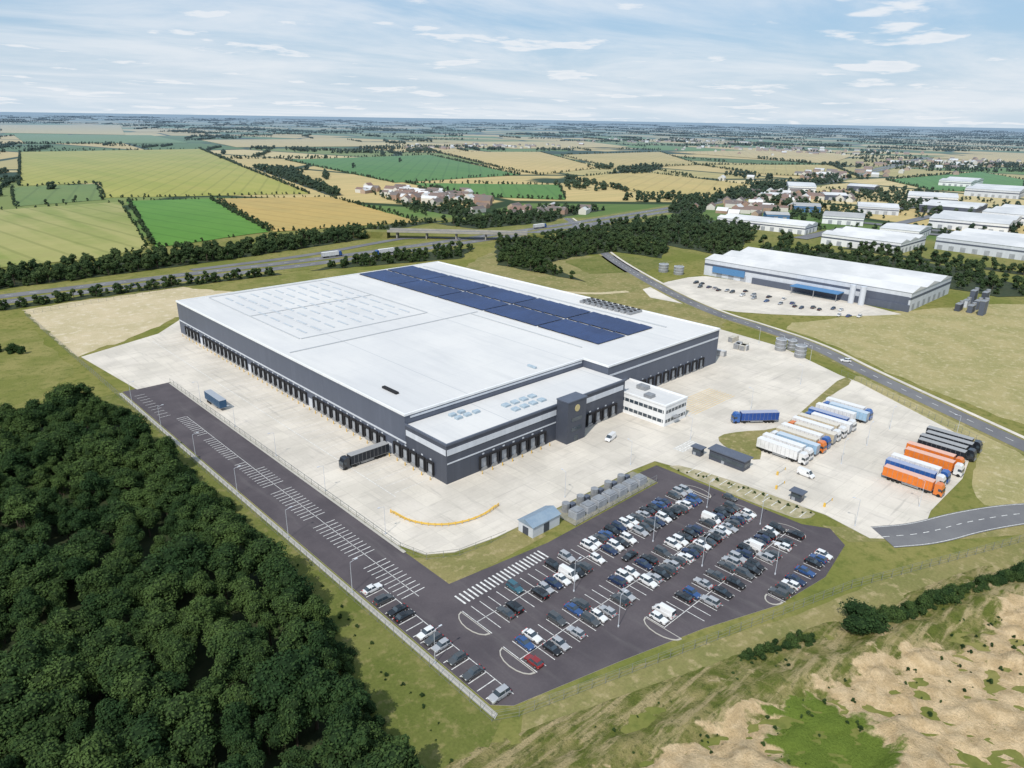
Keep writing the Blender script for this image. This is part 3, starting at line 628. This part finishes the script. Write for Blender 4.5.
for i,(a,c,k) in enumerate(LC):
    x=91+i*4.2+(2 if i>9 else 0); s=i%3!=2
    lorry(x,-48.3+random.uniform(-.6,.6) if s else -64.5,math.pi+random.uniform(-.012,.012) if s else 0,a,c,bool(k))
for x,a,c,k in ((101,OR,OR,1),(106.5,BL,WH,1),(111,WH,BL,1),(119,OR,WH,1),(124,OR,OR,1),(130,DK,DK,0),(134,DK,DK,1),(138.2,DK,DK,0),(142.5,DK,DK,1)):
    lorry(x,-83.5+random.uniform(-.8,.8),math.pi+random.uniform(-.015,.015),a,c,bool(k))
lorry(116.5,-42.0,.9,(.03,.08,.3),BL,True)
lorry(-1.3,28.5,math.pi/2,DK,DK,True)
lorry(-25,110,math.pi,(.03,.09,.18),WH,False)
for (t,dx,l) in ((.15,8,0),(.3,-8,1),(.36,8,1),(.45,-8,0),(.5,8,0),(.56,-8,1),(.62,8,0)):
    x=-120+t*900; yy=np.interp(x,[-400,0,150,290,430,700],[345,336,328,332,340,364])-dx
    if l: lorry(x,yy,math.pi/2 if dx>0 else -math.pi/2,WH,BL,True,.2)
    else: car(x,yy,0 if dx>0 else math.pi,z=.2,name='car')
for x,y,rz,k,c in ((204,-30,-1.0,'suv','white'),(60,-12,.2,'van','white'),(84,-68,1.5,'van','white')):
    car(x,y,rz,k,c,.13,name='car')
for i in range(26): car(289+random.uniform(-8,8),-2+i*4.3,random.choice((0,3.14))+random.uniform(-.1,.1),z=.06)
m_cont=[M('container_'+k,c,tuple(x*.7 for x in c),.5) for k,c in (('blue',(.08,.15,.25)),('cream',(.5,.47,.4)),('grey',(.35,.36,.37)),('white',(.6,.6,.6)))]
for i in range(9):
    x=168+random.uniform(0,26); y=random.uniform(8,34); e=empty('storage_container',(x,y,.12)); e.rotation_euler[2]=random.choice((0,1.57,.2)); b=MB(); b.box(-3,3,-1.2,1.2,0,2.5,0)
    for k in range(10): b.box(-2.8+k*.6,-2.6+k*.6,-1.25,1.25,.1,2.45,0)
    b.box(-3.05,-3.01,-1.1,1.1,.1,2.4,1); b.obj('body',[random.choice(m_cont),m_steel],e)
# ------------------------------------------------------------ embankment
yf=lambda x:-75.5-.345*(x+44)
me=bpy.data.meshes.new('embankment'); X=np.arange(-95,170,1.0); vs=[];sd=[];gr=[]
NY=100
for x in X:
    for k in range(NY):
        d=2.5+k*.9; y=yf(x)-d
        n1=noise.fractal(Vector((x*.06,y*.06,0)),1,2,5); n2=noise.fractal(Vector((x*.3,y*.3,5)),1,2,4)
        ed=min(1,k/8); h=ed*(.6+1.2*n1+.35*n2 + 1.2*max(0,math.sin((d-11)*.42))*(d<19))-.03
        if d>19: h+=ed*2.4*max(0,n1+.1)+.8*n2-.9*max(0,.25-abs(n1-.1))*3
        vs.append((x,y,h if k else -.3))
        thr=17.5-.09*max(0,min(40,20-x))
        s=(d-thr)/4+2.0*n1+1.1*n2
        if d<16: s=max(s-.4,0)+.5*max(0,n1*2+n2-.55)
        sd.append(min(1,max(0,s))); g=1.3-math.hypot(x+9,(y+116))/9+.5*n2; gr.append(min(1,max(0,g*2)))
fs=[]
for i in range(len(X)-1):
    for k in range(NY-1): a=i*NY+k; fs.append((a,a+1,a+NY+1,a+NY))
me.from_pydata(vs,[],fs); me.polygons.foreach_set('use_smooth',[True]*len(fs))
for nm,dt in (('sand',sd),('lush',gr)):
    at=me.attributes.new(nm,'FLOAT','POINT'); at.data.foreach_set('value',dt)
mt,nt,bs=newmat('embankment_soil'); p=pos(nt)
at=nd(nt,'ShaderNodeAttribute',attribute_name='sand').outputs['Fac']; al=nd(nt,'ShaderNodeAttribute',attribute_name='lush').outputs['Fac']
gcol=mix(nt,smooth(nt,noi(nt,p,.25,6,.65),.4,.65),(.12,.14,.034),(.27,.235,.10)); gcol=mix(nt,smooth(nt,noi(nt,mapping(nt,p,.34,(.08,.7,1)),.8,5,.6),.46,.64),gcol,(.38,.31,.165))
gcol=mix(nt,mth(nt,'MULTIPLY',smooth(nt,noi(nt,p,.9,5,.7),.52,.66),.7),gcol,(.065,.085,.025))
scol=mix(nt,smooth(nt,noi(nt,p,.35,7,.65,.5),.35,.65),(.62,.48,.30),(.47,.35,.20)); scol=mix(nt,smooth(nt,noi(nt,p,.7,6,.7),.62,.72),scol,(.21,.19,.08))
sf=smooth(nt,mth(nt,'ADD',at,mth(nt,'MULTIPLY_ADD',noi(nt,p,1.2,6,.7),1.1,-.55)),.25,.65)
c=mix(nt,sf,gcol,scol); c=mix(nt,smooth(nt,mth(nt,'ADD',al,mth(nt,'MULTIPLY_ADD',noi(nt,p,.8,6,.7),.9,-.45)),.3,.7),c,(.13,.18,.035))
f=noi(nt,p,2.5,6,.7); cb=nd(nt,'ShaderNodeCombineColor'); vv=mth(nt,'MULTIPLY_ADD',f,1.0,.5); [nt.links.new(vv,cb.inputs[i]) for i in range(3)]
c=mix(nt,1.0,c,cb.outputs[0],'MULTIPLY'); nt.links.new(c,bs.inputs['Base Color']); bs.inputs['Roughness'].default_value=1; bs.inputs['Specular IOR Level'].default_value=0
bp=nd(nt,'ShaderNodeBump'); bp.inputs['Strength'].default_value=.9; bp.inputs['Distance'].default_value=.6; nt.links.new(f,bp.inputs['Height']); nt.links.new(bp.outputs[0],bs.inputs['Normal'])
me.materials.append(mt); ob('embankment',me)
# ------------------------------------------------------------ trees
def leafmat(name,dark,light,hz=False,amp=1):
    mt,nt,b=newmat(name)
    oi=nd(nt,'ShaderNodeObjectInfo').outputs['Random']; gi=nd(nt,'ShaderNodeNewGeometry').outputs['Random Per Island']
    f=mth(nt,'ADD',mth(nt,'MULTIPLY',oi,.6*amp),mth(nt,'MULTIPLY',gi,.4))
    if not hz:
        n=noi(nt,pos(nt),.06,2); f=mth(nt,'ADD',f,mth(nt,'MULTIPLY_ADD',n,1.2,-.6))
    c=mix(nt,smooth(nt,f,.0,1.0),dark,light)
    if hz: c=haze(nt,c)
    nt.links.new(c,b.inputs['Base Color']); b.inputs['Roughness'].default_value=.8; b.inputs['Specular IOR Level'].default_value=.06
    return mt
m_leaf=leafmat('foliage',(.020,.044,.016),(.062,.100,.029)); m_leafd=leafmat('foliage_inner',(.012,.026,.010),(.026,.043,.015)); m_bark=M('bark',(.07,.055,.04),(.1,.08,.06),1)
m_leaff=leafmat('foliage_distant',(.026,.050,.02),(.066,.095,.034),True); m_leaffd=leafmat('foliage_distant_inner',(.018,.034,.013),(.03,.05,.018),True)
def ico():
    import bmesh
    bm=bmesh.new(); bmesh.ops.create_icosphere(bm,subdivisions=2,radius=1); v=np.array([x.co[:] for x in bm.verts]); f=[tuple(x.index for x in q.verts) for q in bm.faces]; bm.free(); return v,f
IV,IF=ico()
def treemesh(name,seed,nleaf,size,H=12,Rc=4.3,lobes=11,mats=None,low=.34,trunk=True,sub=0):
    g=np.random.default_rng(seed); L=[]
    for i in range(lobes):
        a=g.uniform(0,6.283); q=math.sqrt(g.uniform(0,1))*Rc*.66; zz=g.uniform(H*(low+.12),H*.82)*(1-.12*q/Rc); L.append((q*math.cos(a),q*math.sin(a),zz-q*.25,g.uniform(.26,.46)*Rc))
    L.append((0,0,H*.78,Rc*.44))
    V=[];Fc=[];MI=[]; off=0
    for (x,y,z,rr) in L:
        v=IV*(1+g.uniform(-.16,.16,(len(IV),1)))*rr*.84; v=v*np.array([1,1,.85])+np.array([x,y,z]); V.append(v)
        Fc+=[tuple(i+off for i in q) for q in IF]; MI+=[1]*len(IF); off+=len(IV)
    if sub:
        for i in range(sub):
            x,y,z,rr=L[g.integers(len(L))]; dd=g.normal(size=3); dd[2]=abs(dd[2])*.8; dd/=np.linalg.norm(dd); L.append((x+dd[0]*rr,y+dd[1]*rr,z+dd[2]*rr*.85,g.uniform(.12,.22)*Rc))
    La=np.array(L); pr=La[:,3]**1.7; pr/=pr.sum(); idx=g.choice(len(L),nleaf,p=pr)
    dr=g.normal(size=(nleaf,3)); dr[:,2]=dr[:,2]+.35; dr/=np.linalg.norm(dr,axis=1)[:,None]
    c=La[idx,:3]+dr*(La[idx,3]*g.uniform(.8,1.18,nleaf))[:,None]*np.array([1,1,.9])
    keep=np.ones(nleaf,bool)
    for k in range(len(L)):
        dd=np.linalg.norm((c-La[k,:3]),axis=1)<La[k,3]*.7; keep&=~dd
    c=c[keep]; dr=dr[keep]; n=len(c)
    nn=dr*1.0+np.array([0,0,.35])+g.normal(size=(n,3))*.45; nn/=np.linalg.norm(nn,axis=1)[:,None]
    t=np.cross(nn,g.normal(size=(n,3))); t/=np.linalg.norm(t,axis=1)[:,None]; bt=np.cross(nn,t); s=g.uniform(.5,1.3,n)[:,None]*size
    q=np.stack([c-t*s*.9,c-bt*s*.6+nn*s*.15,c+t*s,c+bt*s*.6-nn*s*.1],1).reshape(-1,3); V.append(q)
    Fc+=[(off+4*i,off+4*i+1,off+4*i+2,off+4*i+3) for i in range(n)]; MI+=[0]*n
    b=MB(); V=np.concatenate(V); b.v=[tuple(x) for x in V.tolist()]; b.f=Fc; b.m=MI
    if trunk:
        b.tube((0,0,-.2),(0,0,H*.55),.28,.13,7,2)
        for i in range(5): x,y,z,_=L[i]; b.tube((0,0,H*(.2+.05*i)),(x*.8,y*.8,z),.12,.04,5,2)
    return b.mesh(name,mats)
HM=[m_leaf,m_leafd,m_bark]; FM=[m_leaff,m_leaffd,m_bark]
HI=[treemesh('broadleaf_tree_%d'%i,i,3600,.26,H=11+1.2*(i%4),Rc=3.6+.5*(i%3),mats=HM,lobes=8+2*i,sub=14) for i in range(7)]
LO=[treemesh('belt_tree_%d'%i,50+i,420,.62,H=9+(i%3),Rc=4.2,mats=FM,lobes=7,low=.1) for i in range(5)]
BU=[treemesh('shrub_%d'%i,80+i,900,.16,H=2.6,Rc=2.0,mats=HM,lobes=7,low=.1,trunk=False) for i in range(3)]
WP=[(-180,126),(-58,126),(-57,100),(-55.5,70),(-56.5,20),(-58,-20),(-61,-42),(-67,-62),(-71,-82),(-78,-106),(-180,-108)]
wood=empty('woodland'); s=5.5
for i in range(int(130/s)+1):
    for k in range(int(240/s)+1):
        x=-180+i*s+random.uniform(-2.2,2.2)+(k%2)*s/2; y=-110+k*s+random.uniform(-2.2,2.2)
        if not inp(x,y,WP): continue
        if math.hypot(x+113,y+144)<36: continue
        big=noise.noise(Vector((x*.05,y*.05,0))); sc=random.choice((random.uniform(.5,.75),random.uniform(.7,.95),random.uniform(.85,1.2)))+.15*big
        ob('tree',random.choice(HI),wood,(x,y,0),random.uniform(0,6.28),(sc*random.uniform(.9,1.2),sc*random.uniform(.9,1.2),.3+.65*sc*random.uniform(.85,1.15)))
sh=empty('hedgerow')
def hedge(pts,sc,step,par,protos=BU,jx=1.2,dens=1):
    for i in range(len(pts)-1):
        a,c=Vector(pts[i]),Vector(pts[i+1]); n=max(1,int((c-a).length/step))
        for k in range(n):
            if random.random()>dens: continue
            q=a.lerp(c,(k+random.random())/n); s_=sc*random.uniform(.7,1.3)
            ob('shrub' if protos is BU else 'tree',random.choice(protos),par,(q.x+random.uniform(-jx,jx),q.y+random.uniform(-jx,jx),0),random.uniform(0,6.28),(s_,s_,s_*random.uniform(.8,1.15)))
hedge([(-56,120),(-54,60),(-55,0),(-59,-38),(-65,-60),(-70,-80)],1.2,1.6,sh)
hedge([(28,-109),(50,-117),(80,-129),(110,-142)],1.0,.9,sh,jx=1.3); hedge([(-2,-95),(14,-101.5)],.7,.8,sh,jx=.9)
for i in range(300):
    x=random.uniform(-55,110); y=yf(x)-random.uniform(7,32); ob('shrub',random.choice(BU),sh,(x,y,.3),random.uniform(0,6),random.uniform(.08,.33))
for i in range(70):
    y=random.uniform(-75,120); ob('shrub',random.choice(BU),sh,(-51.5+random.uniform(-2.5,1.5)-max(0,-y-30)*.12,y,0),random.uniform(0,6),random.uniform(.08,.3))
hedge([(58,-40),(63,-60),(63,-79)],.3,1.6,sh,jx=.8)
ob('broadleaf_tree',HI[5],None,(25.5,-107.5,-1.5),.6,(1.1,1.1,.66))
hedge([(-120,240),(-75,235),(-62,215)],1.6,4,sh)
belt=empty('tree_belt')
def area(P,sp,sc=1,dens=1,protos=LO):
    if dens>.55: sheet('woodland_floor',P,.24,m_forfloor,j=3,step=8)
    xs=[p[0] for p in P]; ys=[p[1] for p in P]; x=min(xs)
    while x<max(xs):
        y=min(ys)
        while y<max(ys):
            a,b_=x+random.uniform(-.45,.45)*sp,y+random.uniform(-.45,.45)*sp
            if inp(a,b_,P) and random.random()<dens: 
                s_=sc*random.uniform(.55,1.15); ob('tree',random.choice(protos),belt,(a,b_,0),random.uniform(0,6.28),s_)
            y+=sp
        x+=sp
area([(-300,362),(-60,364),(90,372),(225,392),(235,420),(90,412),(-60,402),(-300,400)],6.3,1)
area([(-300,312),(-60,309),(20,308),(100,300),(100,307),(20,317),(-300,322)],4.5,.6)
area([(120,300),(230,270),(270,300),(180,316)],6,.7,.9)
area([(240,155),(262,215),(300,220),(345,215),(352,175),(400,200),(430,315),(345,296),(300,310),(235,235)],6.5,.8,.9)
area([(395,130),(430,150),(567,215),(590,300),(440,318),(408,215)],7.5,.85,.85)
area([(408,-40),(425,130),(470,150),(500,60),(495,0),(440,-60)],8,.85,.7)
area([(500,-60),(512,100),(522,100),(512,-60)],6,.9,.95)
area([(340,378),(430,368),(480,390),(560,400),(520,440),(330,430)],7.5,.9,.8)
area([(385,430),(405,430),(420,520),(420,640),(385,520)],8,.8,.85); area([(380,720),(400,720),(560,1200),(530,1280)],9,1,.95)
area([(600,300),(780,380),(760,430),(600,340)],8,.85,.85); area([(780,400),(1060,470),(1250,440),(1240,400),(1040,420),(790,370)],10,1,.85)
area([(1040,790),(1300,900),(1330,860),(1100,740)],11,1,.8); area([(150,400),(350,440),(340,452),(150,446)],7,.6,.9)
area([(590,40),(600,-60),(640,-110),(600,-120),(540,-100),(560,-30)][2:5]+[(520,-60),(560,-40)],8,.8,.5); area([(660,210),(760,150),(790,200),(800,300),(700,290)],9,.8,.5); area([(930,210),(980,160),(1180,230),(1180,290),(960,330)],10,.9,.5); area([(675,60),(690,60),(712,140),(680,130)],8,.8,.7)
for k,P,_,_,_ in FL[:12]:
    for i in range(len(P)): hedge([P[i],P[(i+1)%len(P)]],random.uniform(.32,.6),6.5,belt,LO,1.5,random.choice((.6,.85,1)))
for x,y in ((120,1010),(126,1016),(700,1180),(900,1300)): ob('tree',LO[0],belt,(x,y,0),0,1.2)
def beltmesh(seed,n,ln,wd,k0=.6,k1=1.2):
    g=random.Random(seed); b=MB(); 
    for i in range(n):
        src=LO[g.randrange(5)]; a=-ln/2+ln*(i+g.random())/n; c=g.gauss(0,wd/3); s_=g.uniform(k0,k1); t=g.uniform(0,6.28); ct,st=math.cos(t)*s_,math.sin(t)*s_
        o=len(b.v); b.v+=[(a+v_.co.x*ct-v_.co.y*st,c+v_.co.x*st+v_.co.y*ct,v_.co.z*s_) for v_ in src.vertices]
        for q in src.polygons: b.f.append(tuple(o+z for z in q.vertices)); b.m.append(q.material_index)
    return b.mesh('tree_belt_mass_%d'%seed,FM)
BM=[beltmesh(1,26,150,7,.4,.9),beltmesh(2,30,110,45),beltmesh(3,40,230,9,.4,1.0),beltmesh(4,30,260,5,.3,.8)]
fb=empty('distant_trees')
fieldp=[P for _,P,_,_,_ in FL]
n=0
while n<2200:
    n+=1
    d=700*math.exp(random.uniform(0,1)**.75*3.4); a=az+random.uniform(-.9,.9); x=-113+d*math.cos(a); y=-144+d*math.sin(a)
    if x<1500 and y<320 and x>480 and y>-300 and random.random()<.8: continue
    ang=-.5+random.choice((0,1.57))+random.uniform(-.15,.15); s_=1+max(0,(d-2500)/7000)
    ca,sa=math.cos(ang)*s_,math.sin(ang)*s_
    if any(inp(x+ca*q,y+sa*q,P) for P in fieldp for q in (-115,-60,0,60,115)): continue
    if any(300<y+sa*q<480 and x+ca*q<720 for q in (-120,0,120)): continue
    if noise.noise(Vector((x*.0012,y*.0012,4)))<-.2 and random.random()<.7: continue
    ob('tree_mass',random.choice(BM),fb,(x,y,0),ang,(s_*1.1,s_*1.1,.9+.12*s_))
# ------------------------------------------------------------ light
w=bpy.data.worlds.new('World'); scn.world=w; w.use_nodes=True; nt=w.node_tree; nt.nodes.clear()
sd=Vector((-.93,-.36,0)).normalized(); el=math.radians(50); S_=Vector((sd.x*math.cos(el),sd.y*math.cos(el),math.sin(el)))
sk=nd(nt,'ShaderNodeTexSky',sky_type='NISHITA',sun_disc=False); sk.sun_elevation=el; sk.sun_rotation=math.atan2(S_.x,S_.y)%(2*math.pi); sk.air_density=1; sk.dust_density=1.5; sk.ozone_density=1.5
tc=nd(nt,'ShaderNodeTexCoord').outputs['Generated']; s=nd(nt,'ShaderNodeSeparateXYZ'); nt.links.new(tc,s.inputs[0])
zz=mth(nt,'ADD',mth(nt,'MAXIMUM',s.outputs[2],0),.075); cbx=nd(nt,'ShaderNodeCombineXYZ'); nt.links.new(mth(nt,'DIVIDE',s.outputs[0],zz),cbx.inputs[0]); nt.links.new(mth(nt,'DIVIDE',s.outputs[1],zz),cbx.inputs[1])
n1=noi(nt,cbx.outputs[0],1.25,10,.55,.15); n2=noi(nt,mapping(nt,cbx.outputs[0],.7,(.6,1,1)),.55,9,.62,.4)
cum=smooth(nt,n1,.55,.64); ci=mth(nt,'MULTIPLY',smooth(nt,n2,.36,.68),.78)
cl=mth(nt,'MAXIMUM',cum,ci)
hzf=mth(nt,'SUBTRACT',1.0,smooth(nt,s.outputs[2],0,.11)); 
base=mix(nt,.6,sk.outputs[0],(4.3,6.6,9.2)); base=mix(nt,mth(nt,'MULTIPLY',hzf,.85),base,(6.6,7.6,8.5))
shade=mix(nt,smooth(nt,n1,.60,.75),(8.9,9.1,9.4),(7.8,8.3,8.9))
fin=mix(nt,mth(nt,'MULTIPLY',cl,.82),base,shade)
bg=nd(nt,'ShaderNodeBackground'); nt.links.new(fin,bg.inputs[0]); bg.inputs[1].default_value=.1
o=nd(nt,'ShaderNodeOutputWorld'); nt.links.new(bg.outputs[0],o.inputs[0])
sl=bpy.data.lights.new('sun','SUN'); sl.energy=3.7; sl.angle=math.radians(.5); sl.color=(1,.955,.88); so=bpy.data.objects.new('sun',sl); COL.objects.link(so); so.rotation_euler=S_.to_track_quat('Z','Y').to_euler(); so.location=(0,0,300)
scn.view_settings.view_transform='Standard'; scn.view_settings.look='None'; scn.view_settings.exposure=0
